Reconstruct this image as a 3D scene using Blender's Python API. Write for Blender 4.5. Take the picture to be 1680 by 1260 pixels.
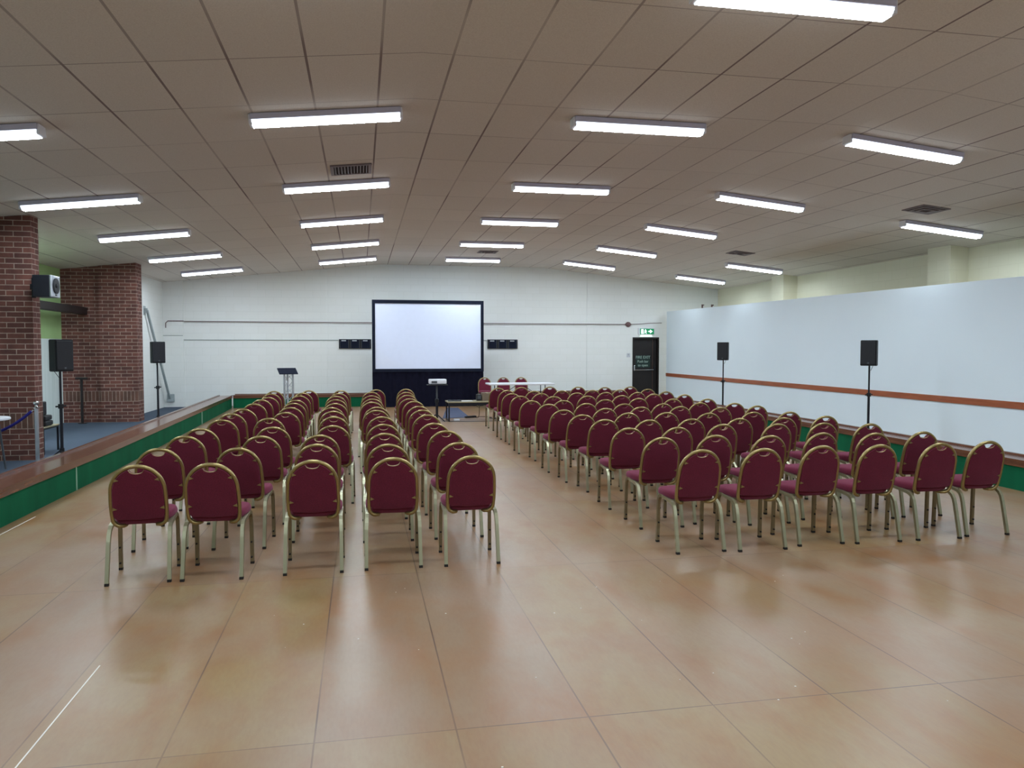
import bpy, bmesh, math, random
from math import sin, cos, pi, atan, radians
from mathutils import Vector, Matrix
random.seed(7)
S = bpy.context.scene
for o in list(bpy.data.objects): bpy.data.objects.remove(o)
COL = S.collection

# ------------------------------------------------------------------ camera, world, exposure
cam = bpy.data.cameras.new('camera'); cam_o = bpy.data.objects.new('camera', cam); COL.objects.link(cam_o)
cam.sensor_width = 36; cam.lens = 1264 / 1680 * 36; cam.clip_end = 200
cam_o.location = (0, 0, 1.68)
cam_o.rotation_euler = (pi/2 - atan(57/1264), 0, -atan(248/1264))
S.camera = cam_o
W = bpy.data.worlds.new('world'); S.world = W; W.use_nodes = True
W.node_tree.nodes['Background'].inputs[0].default_value = (0.6, 0.7, 0.8, 1)
W.node_tree.nodes['Background'].inputs[1].default_value = 0.05
S.view_settings.view_transform = 'Standard'; S.view_settings.look = 'None'
S.view_settings.gamma = 1; S.view_settings.use_curve_mapping = False
S.view_settings.exposure = 0.0
LAMP_STRENGTH = 95.0
LAMP_COLOR = (0.77, 0.89, 1.0)

# ------------------------------------------------------------------ tagging helpers
def tag(o, label=None, cat=None, group=None, kind=None):
    if label: o['label'] = label
    if cat: o['category'] = cat
    if group: o['group'] = group
    if kind: o['kind'] = kind
    return o
def empty(name, loc=(0,0,0), rz=0, label=None, cat=None, group=None):
    o = bpy.data.objects.new(name, None); COL.objects.link(o)
    o.location = loc; o.rotation_euler = (0,0,rz); o.empty_display_size = .1
    return tag(o, label, cat, group)
def copy_tree(o, parent=None):
    c = o.copy(); COL.objects.link(c)
    if parent is not None: c.parent = parent
    for ch in list(KIDS.get(o.name, [])):
        d = copy_tree(ch, c)
        KIDS.setdefault(c.name, []).append(d)
    return c
KIDS = {}

# ------------------------------------------------------------------ mesh builder
class MB:
    def __init__(s): s.bm = bmesh.new()
    def box(s, x0, x1, y0, y1, z0, z1, bev=0, seg=2):
        b = bmesh.new(); bmesh.ops.create_cube(b, size=1)
        for v in b.verts:
            v.co = Vector(((x0+x1)/2 + v.co.x*(x1-x0), (y0+y1)/2 + v.co.y*(y1-y0), (z0+z1)/2 + v.co.z*(z1-z0)))
        if bev: bmesh.ops.bevel(b, geom=b.edges[:], offset=bev, segments=seg, affect='EDGES', profile=.5)
        return s.add(b)
    def add(s, b, M=None):
        if M is not None: b.transform(M)
        me = bpy.data.meshes.new('t'); b.to_mesh(me); b.free(); s.bm.from_mesh(me); bpy.data.meshes.remove(me); return s
    def hexa(s, pts):        # 8 points: bottom 4 (ccw), top 4
        vs = [s.bm.verts.new(p) for p in pts]
        for f in ((3,2,1,0),(4,5,6,7),(0,1,5,4),(1,2,6,5),(2,3,7,6),(3,0,4,7)): s.bm.faces.new([vs[i] for i in f])
        return s
    def tube(s, pts, r, n=10, closed=False, square=False, caps=True):
        pts = [Vector(p) for p in pts]; m = len(pts); rings = []
        up = None
        for i, p in enumerate(pts):
            a = pts[(i-1) % m] if (closed or i) else p; b = pts[(i+1) % m] if (closed or i < m-1) else p
            t = (b - a).normalized()
            if up is None:
                ref = Vector((1,0,0)) if abs(t.x) < .9 else Vector((0,1,0))
                up = (ref - t*ref.dot(t)).normalized()
            else: up = (up - t*up.dot(t)).normalized()
            w = t.cross(up)
            k = 4 if square else n
            rr = r[i] if isinstance(r, (list, tuple)) else r
            ring = []
            for j in range(k):
                an = 2*pi*(j+.5)/k
                ring.append(s.bm.verts.new(p + (up*cos(an) + w*sin(an))*rr*(1.3 if square else 1)))
            rings.append(ring)
        L = m if closed else m-1
        for i in range(L):
            A, B = rings[i], rings[(i+1) % m]; k = len(A)
            for j in range(k): s.bm.faces.new((A[j], A[(j+1)%k], B[(j+1)%k], B[j]))
        if caps and not closed: s.bm.faces.new(rings[0][::-1]); s.bm.faces.new(rings[-1])
        return s
    def lathe(s, prof, c=(0,0,0), n=24, M=None):
        b = bmesh.new(); rings = []
        for (r, z) in prof:
            rings.append([b.verts.new((r*cos(2*pi*j/n), r*sin(2*pi*j/n), z)) for j in range(n)])
        for A, B in zip(rings, rings[1:]):
            for j in range(n): b.faces.new((A[j], A[(j+1)%n], B[(j+1)%n], B[j]))
        b.faces.new(rings[0][::-1]); b.faces.new(rings[-1])
        T = Matrix.Translation(c) @ (M if M is not None else Matrix.Identity(4))
        return s.add(b, T)
    def prism(s, poly, fn0, fn1):   # extrude a 2D outline between two mapping functions
        A = [s.bm.verts.new(fn0(*p)) for p in poly]; B = [s.bm.verts.new(fn1(*p)) for p in poly]
        s.bm.faces.new(A[::-1]); s.bm.faces.new(B); n = len(A)
        for i in range(n): s.bm.faces.new((A[i], A[(i+1)%n], B[(i+1)%n], B[i]))
        return s
    def mesh(s, name, mat, smooth=False):
        bmesh.ops.recalc_face_normals(s.bm, faces=s.bm.faces[:])
        me = bpy.data.meshes.new(name); s.bm.to_mesh(me); s.bm.free()
        me.materials.append(mat)
        if smooth:
            for p in me.polygons: p.use_smooth = True
            try: me.set_sharp_from_angle(angle=radians(40))
            except Exception: pass
        return me
    def build(s, name, mat, parent=None, smooth=False, label=None, cat=None, group=None, kind=None, loc=None):
        o = bpy.data.objects.new(name, s.mesh(name, mat, smooth)); COL.objects.link(o)
        if loc: o.location = loc
        if parent is not None:
            o.parent = parent; KIDS.setdefault(parent.name, []).append(o)
        return tag(o, label, cat, group, kind)

# ------------------------------------------------------------------ materials
def srgb(r, g, b):
    f = lambda c: (c/255/12.92) if c/255 <= .04045 else ((c/255+.055)/1.055)**2.4
    return (f(r), f(g), f(b), 1)
class NT:
    def __init__(s, name):
        s.m = bpy.data.materials.new(name); s.m.use_nodes = True; s.t = s.m.node_tree
        s.b = s.t.nodes['Principled BSDF']
    def n(s, typ, **kw):
        x = s.t.nodes.new(typ)
        for k, v in kw.items(): setattr(x, k, v)
        return x
    def l(s, a, b): s.t.links.new(a, b)
    def math(s, op, a, b=None, c=None):
        x = s.n('ShaderNodeMath', operation=op)
        for i, v in enumerate((a, b, c)):
            if v is None: continue
            if isinstance(v, (int, float)): x.inputs[i].default_value = v
            else: s.l(v, x.inputs[i])
        return x.outputs[0]
    def mix(s, f, a, b, blend='MIX'):
        x = s.n('ShaderNodeMix', data_type='RGBA', blend_type=blend)
        for sock, v in ((x.inputs['Factor'], f), (x.inputs[6], a), (x.inputs[7], b)):
            if isinstance(v, (int, float, tuple)): sock.default_value = v
            else: s.l(v, sock)
        return x.outputs[2]
    def coord(s, world=False):
        if world: g = s.n('ShaderNodeNewGeometry').outputs['Position']
        else: g = s.n('ShaderNodeTexCoord').outputs['Object']
        return g
    def noise(s, vec, scale, detail=3, rough=.5, dist=0):
        x = s.n('ShaderNodeTexNoise'); x.inputs['Scale'].default_value = scale; x.inputs['Detail'].default_value = detail
        x.inputs['Roughness'].default_value = rough; x.inputs['Distortion'].default_value = dist
        if vec is not None: s.l(vec, x.inputs['Vector'])
        return x.outputs[0]
    def ramp(s, f, stops):
        x = s.n('ShaderNodeValToRGB'); s.l(f, x.inputs[0]); e = x.color_ramp.elements
        e[0].position, e[0].color = stops[0]; e[1].position, e[1].color = stops[-1]
        for p, c in stops[1:-1]:
            q = e.new(p); q.color = c
        return x.outputs[0]
    def bump(s, h, strength=.3, dist=.01):
        x = s.n('ShaderNodeBump'); x.inputs['Strength'].default_value = strength; x.inputs['Distance'].default_value = dist
        s.l(h, x.inputs['Height']); s.l(x.outputs[0], s.b.inputs['Normal'])
    def scalev(s, vec, sc):
        x = s.n('ShaderNodeMapping'); x.inputs['Scale'].default_value = sc; s.l(vec, x.inputs[0]); return x.outputs[0]
def simple(name, col, rough=.5, metal=0, spec=.5, var=.12, vs=8, bump=0, bs=60, emit=None, es=0, coat=0):
    k = NT(name); c = k.coord()
    nz = k.noise(c, vs, 4)
    dark = tuple(x*(1-var) for x in col[:3]) + (1,); lite = tuple(min(1, x*(1+var)) for x in col[:3]) + (1,)
    k.l(k.ramp(nz, [(.3, dark), (.7, lite)]), k.b.inputs['Base Color'])
    k.b.inputs['Roughness'].default_value = rough; k.b.inputs['Metallic'].default_value = metal
    k.b.inputs['Specular IOR Level'].default_value = spec; k.b.inputs['Coat Weight'].default_value = coat
    if bump: k.bump(k.noise(c, bs, 2), bump, .002)
    if emit: k.b.inputs['Emission Color'].default_value = emit; k.b.inputs['Emission Strength'].default_value = es
    return k.m
M = {}
M['gold'] = simple('aged_gold_metal', srgb(158,140,94), .34, .85, .5, .08)
M['goldleg'] = simple('dull_gold_leg_metal', srgb(138,126,98), .4, .8)
M['legmetal'] = simple('gold_pale_reflection', srgb(170,168,140), .36, .85, .5, .06)  # the frame's gold with a pale greenish reflection put into the colour
M['black_rubber'] = simple('black_rubber', srgb(22,20,20), .7)
M['black_plastic'] = simple('black_plastic', srgb(20,22,26), .55, spec=.4)
M['black_metal'] = simple('black_powder_metal', srgb(18,20,30), .45, .2)
M['silver'] = simple('brushed_aluminium', srgb(190,195,202), .35, .8)
M['chrome'] = simple('chrome', srgb(215,215,215), .15, 1)
M['white_plastic'] = simple('white_plastic', srgb(225,226,232), .4, var=.03)
M['lamp_body'] = simple('lamp_body_enamel', srgb(196,194,214), .5, var=.03)
M['screen_cloth'] = simple('screen_cloth', srgb(228,234,252), .9, spec=.1, var=.01)
M['dark_cloth'] = simple('dark_drape', srgb(24,24,38), .95, spec=.05, bump=.3, bs=20)
M['frame_blk'] = simple('black_velvet_border', srgb(30,34,48), .9, spec=.1)
M['steel_paint'] = simple('painted_steel', srgb(160,170,172), .5, var=.05)
M['dark_wood'] = simple('dark_stained_wood', srgb(26,18,17), .5, var=.2, vs=5)
M['door_brown'] = simple('door_brown', srgb(20,12,12), .55, var=.15, vs=4)
M['letter'] = simple('pale_lettering', srgb(175,200,188), .6, var=.02)
M['sign_green'] = simple('sign_green', srgb(10,110,70), .4, emit=srgb(10,150,90), es=.5, var=.02)
M['sign_white'] = simple('sign_lit_white', srgb(240,255,248), .4, emit=srgb(235,255,245), es=.9, var=.01)
M['blue_rope'] = simple('blue_velvet_rope', srgb(40,36,120), .9)
M['cardboard'] = simple('brown_cardboard', srgb(120,104,88), .85, var=.06)
M['mat_grey'] = simple('grey_floor_mat', srgb(66,74,98), .9, bump=.3)
M['label_white'] = simple('label_white', srgb(205,208,212), .5, var=.03)
M['grey_edge'] = simple('grey_edge_metal', srgb(80,84,90), .5, .3)
M['vent'] = simple('vent_metal', srgb(118,104,104), .6, var=.06)
M['vent_dark'] = simple('vent_dark', srgb(38,28,32), .9)
M['vent_mid'] = simple('vent_shadow_grey', srgb(86,78,78), .9)
M['tape'] = simple('white_tape', srgb(225,220,210), .6, var=.03)
M['joint'] = simple('pale_joint_strip', srgb(150,190,165), .5, var=.03)
M['table_edge'] = simple('desk_laminate', srgb(150,140,110), .5, var=.06)
M['tan_strip'] = simple('door_edge_wood', srgb(80,56,46), .5)

def fabric(name, col):
    k = NT(name); c = k.coord(); nz = k.noise(c, 6, 4); f = k.noise(c, 160, 3)
    base = k.ramp(nz, [(.25, tuple(x*.82 for x in col[:3])+(1,)), (.75, tuple(x*1.15 for x in col[:3])+(1,))])
    k.l(k.mix(.35, base, k.ramp(f, [(.35, tuple(x*.6 for x in col[:3])+(1,)), (.7, tuple(min(1,x*1.4) for x in col[:3])+(1,))])), k.b.inputs['Base Color'])
    k.b.inputs['Roughness'].default_value = .95; k.b.inputs['Specular IOR Level'].default_value = .15
    k.b.inputs['Sheen Weight'].default_value = .3; k.b.inputs['Sheen Roughness'].default_value = .5
    k.b.inputs['Sheen Tint'].default_value = (.8,.35,.5,1)
    k.bump(f, .35, .002); return k.m
M['fabric'] = fabric('burgundy_fabric', srgb(102,35,53))

def make_floor():
    k = NT('floor_boards'); g = k.coord(True); sp = k.n('ShaderNodeSeparateXYZ'); k.l(g, sp.inputs[0])
    x = k.math('DIVIDE', k.math('ADD', sp.outputs[0], .21), .61); y = k.math('DIVIDE', k.math('SUBTRACT', sp.outputs[1], 3.32), 2.44)
    fx = k.math('FLOOR', x); fy = k.math('FLOOR', y)
    cb = k.n('ShaderNodeCombineXYZ'); k.l(fx, cb.inputs[0]); k.l(fy, cb.inputs[1])
    wn = k.n('ShaderNodeTexWhiteNoise', noise_dimensions='3D'); k.l(cb.outputs[0], wn.inputs[0])
    tone = k.ramp(wn.outputs[0], [(0, srgb(144,116,77)), (.3, srgb(152,127,87)), (.6, srgb(144,117,89)), (1, srgb(153,123,89))])
    big = k.noise(g, .55, 4, .6); mid = k.noise(k.scalev(g, (2.2,.9,1)), 1.5, 5, .6, .3); fine = k.noise(k.scalev(g, (20,5,1)), 3, 4, .6)
    c1 = k.mix(k.ramp(mid, [(.40,(0,0,0,1)),(.70,(.85,.85,.85,1))]), tone, srgb(142,92,44))
    c1 = k.mix(k.ramp(big, [(.40,(0,0,0,1)),(.68,(.7,.7,.7,1))]), c1, srgb(148,126,108))
    c1 = k.mix(k.ramp(fine, [(.35,(.16,.16,.16,1)),(.6,(0,0,0,1))]), c1, srgb(120,84,62))
    # seams
    dx = k.math('ABSOLUTE', k.math('SUBTRACT', k.math('FRACT', k.math('ADD', x, .5)), .5))
    dy = k.math('ABSOLUTE', k.math('SUBTRACT', k.math('FRACT', k.math('ADD', y, .5)), .5))
    sx = k.math('LESS_THAN', dx, .004/.61); sy = k.math('LESS_THAN', dy, .004/2.44)
    seam = k.math('MULTIPLY', k.math('MAXIMUM', sx, sy), k.ramp(k.noise(g, 1.3, 2), [(.35,(.25,.25,.25,1)),(.6,(.8,.8,.8,1))]))
    col = k.mix(seam, c1, srgb(84,62,54))
    k.l(col, k.b.inputs['Base Color'])
    r = k.n('ShaderNodeMapRange'); k.l(k.noise(g, 1.1, 5, .6), r.inputs[0])
    r.inputs[1].default_value = .3; r.inputs[2].default_value = .7; r.inputs[3].default_value = .29; r.inputs[4].default_value = .38
    k.l(r.outputs[0], k.b.inputs['Roughness']); k.b.inputs['Specular IOR Level'].default_value = .5
    k.bump(k.noise(g, 2.0, 3), .12, .01)
    return k.m
def make_carpet():
    k = NT('blue_carpet'); g = k.coord(True); f = k.noise(g, 120, 3); b = k.noise(g, .8, 3)
    k.l(k.mix(.4, k.ramp(b, [(.3, srgb(60,68,80)), (.7, srgb(72,82,94))]), k.ramp(f, [(.3, srgb(50,58,72)), (.7, srgb(104,118,134))])), k.b.inputs['Base Color'])
    k.b.inputs['Roughness'].default_value = .95; k.b.inputs['Specular IOR Level'].default_value = .1; k.bump(f, .4, .004); return k.m
def make_ceiling():
    k = NT('ceiling_tiles'); g = k.coord(True); sp = k.n('ShaderNodeSeparateXYZ'); k.l(g, sp.inputs[0])
    x = k.math('DIVIDE', k.math('ADD', sp.outputs[0], 2.325), .63); y = k.math('DIVIDE', k.math('SUBTRACT', sp.outputs[1], 6.85), 1.25)
    dx = k.math('ABSOLUTE', k.math('SUBTRACT', k.math('FRACT', k.math('ADD', x, .5)), .5))
    dy = k.math('ABSOLUTE', k.math('SUBTRACT', k.math('FRACT', k.math('ADD', y, .5)), .5))
    sx = k.math('LESS_THAN', dx, .011/.63); sy = k.math('LESS_THAN', dy, .007/1.25)
    cb = k.n('ShaderNodeCombineXYZ'); k.l(k.math('FLOOR', x), cb.inputs[0]); k.l(k.math('FLOOR', y), cb.inputs[1])
    wn = k.n('ShaderNodeTexWhiteNoise', noise_dimensions='3D'); k.l(cb.outputs[0], wn.inputs[0])
    tone = k.ramp(wn.outputs[0], [(0, srgb(222,216,208)), (1, srgb(229,223,215))])
    sp2 = k.noise(g, 90, 3, .7)
    c = k.mix(k.ramp(sp2, [(.40,(.22,.22,.22,1)),(.58,(0,0,0,1))]), tone, srgb(176,164,154))
    w = k.ramp(k.noise(g, .45, 2), [(.4,(.35,.35,.35,1)),(.6,(.9,.9,.9,1))])
    c = k.mix(k.math('MULTIPLY', k.math('MAXIMUM', sx, k.math('MULTIPLY', sy, .8)), w), c, srgb(128,112,112))
    k.l(c, k.b.inputs['Base Color']); k.b.inputs['Roughness'].default_value = .9; k.b.inputs['Specular IOR Level'].default_value = .15
    k.bump(sp2, .2, .003); return k.m
def brickvec(k, g):
    sp = k.n('ShaderNodeSeparateXYZ'); k.l(g, sp.inputs[0])
    cb = k.n('ShaderNodeCombineXYZ'); k.l(k.math('ADD', sp.outputs[0], sp.outputs[1]), cb.inputs[0]); k.l(sp.outputs[2], cb.inputs[1])
    return cb.outputs[0], sp
def bricktex(k, v, w, h, mortar, c1, c2, cm, off=.5, bias=0):
    b = k.n('ShaderNodeTexBrick'); k.l(v, b.inputs['Vector']); b.offset = off
    b.inputs['Scale'].default_value = 1; b.inputs['Brick Width'].default_value = w; b.inputs['Row Height'].default_value = h
    b.inputs['Mortar Size'].default_value = mortar; b.inputs['Mortar Smooth'].default_value = .3; b.inputs['Bias'].default_value = bias
    b.inputs['Color1'].default_value = c1; b.inputs['Color2'].default_value = c2; b.inputs['Mortar'].default_value = cm
    return b
def make_brick():
    k = NT('red_brick'); g = k.coord(True); v, sp = brickvec(k, g)
    a = bricktex(k, v, .245, .08, .007, srgb(124,80,70), srgb(96,64,58), srgb(172,150,136))
    b = bricktex(k, v, .08, .24, .007, srgb(118,84,72), srgb(98,74,64), srgb(172,150,136), off=0)
    z = sp.outputs[2]; m = k.math('MULTIPLY', k.math('GREATER_THAN', z, .48), k.math('LESS_THAN', z, .72))
    c = k.mix(m, a.outputs[0], b.outputs[0])
    nz = k.noise(g, 5, 5, .7); c = k.mix(k.ramp(nz, [(.4,(0,0,0,1)),(.75,(.5,.5,.5,1))]), c, srgb(58,42,42))
    k.l(c, k.b.inputs['Base Color']); k.b.inputs['Roughness'].default_value = .9; k.b.inputs['Specular IOR Level'].default_value = .2
    h = k.mix(m, a.outputs[1], b.outputs[1]); k.bump(k.math('SUBTRACT', k.math('MULTIPLY', k.noise(g, 40, 3), .3), h), .5, .012); return k.m
def make_blockwall(name, c1, c2, cm):
    k = NT(name); g = k.coord(True); v, sp = brickvec(k, g)
    a = bricktex(k, v, .45, .215, .006, c1, c2, cm)
    nz = k.noise(g, 1.2, 4, .6); c = k.mix(k.ramp(nz, [(.3,(0,0,0,1)),(.8,(.25,.25,.25,1))]), a.outputs[0], tuple(x*.9 for x in c1[:3])+(1,))
    k.l(c, k.b.inputs['Base Color']); k.b.inputs['Roughness'].default_value = .75; k.b.inputs['Specular IOR Level'].default_value = .3
    k.bump(k.math('SUBTRACT', k.math('MULTIPLY', k.noise(g, 25, 3), .3), a.outputs[1]), .12, .004); return k.m
def make_wood(name, a, b, rough=.25, axis=(1,12,12), coat=.3):
    k = NT(name); g = k.coord(True); n1 = k.noise(k.scalev(g, axis), 2.5, 5, .6, .4)
    k.l(k.ramp(n1, [(.3, a), (.7, b)]), k.b.inputs['Base Color']); k.b.inputs['Roughness'].default_value = rough
    k.b.inputs['Coat Weight'].default_value = coat; k.b.inputs['Coat Roughness'].default_value = .15; return k.m
def make_green():
    k = NT('green_board'); g = k.coord(True); n1 = k.noise(k.scalev(g, (1,1,.3)), 3, 4)
    k.l(k.ramp(n1, [(.3, srgb(8,84,54)), (.7, srgb(12,98,64))]), k.b.inputs['Base Color']); k.b.inputs['Roughness'].default_value = .85
    k.b.inputs['Specular IOR Level'].default_value = .15
    k.bump(k.noise(g, 150, 2), .3, .002); return k.m
def make_leftwall():
    k = NT('green_and_white_plaster'); g = k.coord(True); sp = k.n('ShaderNodeSeparateXYZ'); k.l(g, sp.inputs[0])
    up = k.math('GREATER_THAN', sp.outputs[2], 1.91)
    n1 = k.noise(g, 1.2, 3); gr = k.ramp(n1, [(.3, srgb(158,192,128)), (.7, srgb(170,202,140))])
    wt = k.ramp(k.noise(k.scalev(g, (1,9,.2)), 2, 3), [(.3, srgb(214,228,222)), (.7, srgb(230,240,236))])
    k.l(k.mix(up, wt, gr), k.b.inputs['Base Color']); k.b.inputs['Roughness'].default_value = .8; return k.m
M['floor'] = make_floor(); M['carpet'] = make_carpet(); M['ceiling'] = make_ceiling(); M['brick'] = make_brick()
M['block'] = make_blockwall('cream_painted_block', srgb(239,241,238), srgb(237,239,235), srgb(231,233,229))
M['block_r'] = make_blockwall('yellow_cream_painted_block', srgb(232,228,204), srgb(230,226,201), srgb(225,220,195))
M['partition'] = simple('white_plaster_partition', srgb(234,246,254), .7, var=.02, vs=.6, bump=.1, bs=30, spec=.3)
M['left'] = make_leftwall(); M['green'] = make_green()
M['rail_y'] = make_wood('varnished_wood_rail', srgb(84,48,34), srgb(118,74,50), .22, (12,1,12))
M['rail_x'] = make_wood('varnished_wood_back_rail', srgb(84,48,34), srgb(118,74,50), .3, (1,12,12))
M['stripe'] = make_wood('orange_wood_strip', srgb(150,78,46), srgb(176,98,62), .4, (12,1,12), .1)
M['stripe'].name = 'orange_wood_strip'

# ------------------------------------------------------------------ room shell
YB = 23.9; XL = -6.67; XR = 11.66; Y0 = -5.0
def ceil_z(x):
    if x < .55: return 3.61 + (x + 5.6)*.1057
    if x < 5.68: return 4.26
    return 4.26 - (x - 5.68)*.1003
m = MB(); m.box(-3.72, XR+.3, Y0-.3, YB+.3, -.1, 0); floor_o = m.build('floor', M['floor'], kind='structure')
m = MB(); m.box(XL-.3, -3.72, Y0-.3, YB+.3, -.1, 0); m.build('floor_carpet', M['carpet'], kind='structure')
m = MB()
xs = [XL-.3, .55, 5.68, XR+.3]
poly = [(x, ceil_z(x)) for x in xs] + [(x, ceil_z(x)+.12) for x in xs[::-1]]
m.prism(poly, lambda x, z: (x, Y0-.3, z), lambda x, z: (x, YB+.3, z))
m.build('ceiling', M['ceiling'], kind='structure')
def gable(y0, y1, name, mat, x0=XL-.3, x1=XR+.3, z0=0):
    xs = [x0] + [x for x in (.55, 5.68) if x0 < x < x1] + [x1]
    poly = [(x, z0) for x in (x0, x1)] + [(x, ceil_z(x)) for x in xs[::-1]]
    mb = MB(); mb.prism(poly, lambda x, z: (x, y0, z), lambda x, z: (x, y1, z))
    return mb
# back wall with a door opening
DX0, DX1, DZ = 8.69, 9.60, 2.07
mb = MB()
def bw(x0, x1, z0=0, z1=None):
    xs = [x0] + [x for x in (.55, 5.68) if x0 < x < x1] + [x1]
    poly = [(x0, z0), (x1, z0)] + [(x, ceil_z(x) if z1 is None else z1) for x in xs[::-1]]
    mb.prism(poly, lambda x, z: (x, YB, z), lambda x, z: (x, YB+.3, z))
bw(XL-.3, DX0); bw(DX0, DX1, DZ, None); bw(DX1, XR+.3)
wb = mb.build('wall_back', M['block'], kind='structure')
for (a, b, d) in ((-5.6, -5.05, .07), (-1.13, -1.0, .035), (7.14, 7.30, .035)):
    mb = MB(); poly = [(a, 0), (b, 0), (b, ceil_z(b)), (a, ceil_z(a))]
    mb.prism(poly, lambda x, z: (x, YB-d, z), lambda x, z: (x, YB+.01, z)); mb.build('pilaster', M['block'], wb)
gable(Y0-.3, Y0, 'w', None).build('wall_front', M['block'], kind='structure')
mb = MB(); mb.hexa([(XR,Y0,0),(XR+.3,Y0,0),(XR+.3,YB,0),(XR,YB,0),(XR,Y0,ceil_z(XR)),(XR+.3,Y0,ceil_z(XR+.3)),(XR+.3,YB,ceil_z(XR+.3)),(XR,YB,ceil_z(XR))])
wr = mb.build('wall_right', M['block_r'], kind='structure')
for y in (1.2, 7.15, 13.13, 19.16):
    a, b = 11.25, XR+.01; mb = MB()
    mb.hexa([(a,y,0),(b,y,0),(b,y+.62,0),(a,y+.62,0),(a,y,ceil_z(a)),(b,y,ceil_z(b)),(b,y+.62,ceil_z(b)),(a,y+.62,ceil_z(a))])
    mb.build('pilaster', M['block_r'], wr)
mb = MB(); mb.hexa([(XL-.3,Y0,0),(XL,Y0,0),(XL,19.6,0),(XL-.3,19.6,0),(XL-.3,Y0,ceil_z(XL-.3)),(XL,Y0,ceil_z(XL)),(XL,19.6,ceil_z(XL)),(XL-.3,19.6,ceil_z(XL-.3))])
mb.build('wall_left', M['left'], kind='structure')
mb = MB(); a, b = -5.9, -5.6
mb.hexa([(a,19.6,0),(b,19.6,0),(b,YB,0),(a,YB,0),(a,19.6,ceil_z(a)),(b,19.6,ceil_z(b)),(b,YB,ceil_z(b)),(a,YB,ceil_z(a))])
mb.build('wall_back_left', M['block'], kind='structure')
# white partition in front of the right wall, slightly lower towards the camera
def ptop(y): return 2.90 - (YB - y)*.0093
def pst(y): return .81 - (YB-y)*.0022
ya, yb = -4.0, 23.55
mb = MB(); mb.hexa([(9.72,ya,0),(9.84,ya,0),(9.84,yb,0),(9.72,yb,0),(9.72,ya,ptop(ya)),(9.84,ya,ptop(ya)),(9.84,yb,ptop(yb)),(9.72,yb,ptop(yb))])
wp = mb.build('wall_partition', M['partition'], kind='structure')
mb = MB(); a, b = 9.70, 9.725; h = .105
mb.hexa([(a,ya,pst(ya)),(b,ya,pst(ya)),(b,yb,pst(yb)),(a,yb,pst(yb)),(a,ya,pst(ya)+h),(b,ya,pst(ya)+h),(b,yb,pst(yb)+h),(a,yb,pst(yb)+h)])
mb.build('wood_strip', M['stripe'], wp)

# brick piers
pr = empty('brick_pier', (-5.6,13.07,0), label='near brown brick pier at the left edge carrying the wall loudspeaker', cat='pillar')
def pbox(x0,x1,y0,y1): 
    m = MB(); o = (-5.6,13.07)
    m.hexa([(x0-o[0],y0-o[1],0),(x1-o[0],y0-o[1],0),(x1-o[0],y1-o[1],0),(x0-o[0],y1-o[1],0),(x0-o[0],y0-o[1],ceil_z(x0)),(x1-o[0],y0-o[1],ceil_z(x1)),(x1-o[0],y1-o[1],ceil_z(x1)),(x0-o[0],y1-o[1],ceil_z(x0))]); return m
pbox(-6.3,-4.83,12.784,13.06).build('pier_shaft', M['brick'], pr)
pr2 = empty('brick_pier', (-5.6,13.07,0), label='far brown brick pier standing against the white wall behind the loudspeaker stands', cat='pillar')
pbox(-5.86,-5.06,19.137,19.6).build('pier_shaft', M['brick'], pr2)
pbox(XL,-5.86,19.19,19.6).build('pier_return', M['brick'], pr2)

# timber beam
MB().box(-6.28,-6.12,13.06,19.19,2.47,2.635,.008).build('timber_beam', M['dark_wood'], label='dark timber beam running between the two brick piers', cat='beam')

# ------------------------------------------------------------------ low green surround (bowls ditch) with wooden rail
def barrier(name, pts, out, label, matrail, jointpts=()):
    """pts: polyline of the inner face on the floor, out: outward direction"""
    root = empty(name, (pts[0][0], pts[0][1], 0), label=label, cat='low barrier')
    ox, oy = pts[0]
    def strip(mat, nm, d0, d1, z0, z1):
        for_mb = MB()
        for (p, q) in zip(pts, pts[1:]):
            P = lambda pt, d, z: (pt[0]+out[0]*d-ox, pt[1]+out[1]*d-oy, z)
            for_mb.hexa([P(p,d0,z0),P(q,d0,z0),P(q,d1,z0),P(p,d1,z0),P(p,d0,z1),P(q,d0,z1),P(q,d1,z1),P(p,d1,z1)])
        bmesh.ops.remove_doubles(for_mb.bm, verts=for_mb.bm.verts[:], dist=1e-5)
        return for_mb.build(nm, mat, root)
    strip(M['green'], 'green_board', .0, .34, 0, .30)
    strip(matrail, 'rail_fascia', -.02, .02, .285, .345)
    strip(matrail, 'rail_top', .0, .36, .345, .362)
    strip(matrail, 'rail_nosing', -.03, .012, .345, .372)
    strip(matrail, 'rail_back_bead', .315, .36, .362, .385)
    for (px, py) in jointpts:
        m = MB(); m.box(px-ox-.012, px-ox+.012, py-oy-.012, py-oy+.012, 0.002, .285); m.build('joint_strip', M['joint'], root)
    return root
lf = [(-3.34,-4.6),(-3.34,11),(-3.62,23.05)]
rt = [(7.55,-4.6),(7.64,7.0),(7.86,12.5),(7.95,22.95)]
barrier('side_barrier', lf, (-1,0), 'long low green board with polished brown rail beside the blue carpet', M['rail_y'], [(-3.345,9.95),(-3.5,18.2)])
barrier('side_barrier', rt, (1,0), 'long low green board with brown rail along the right in front of the white partition', M['rail_y'])
barrier('end_barrier', [(-3.58,23.05),(7.91,22.95)], (0,1), 'low green board with brown rail along the far end behind the screen', M['rail_x'])

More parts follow.
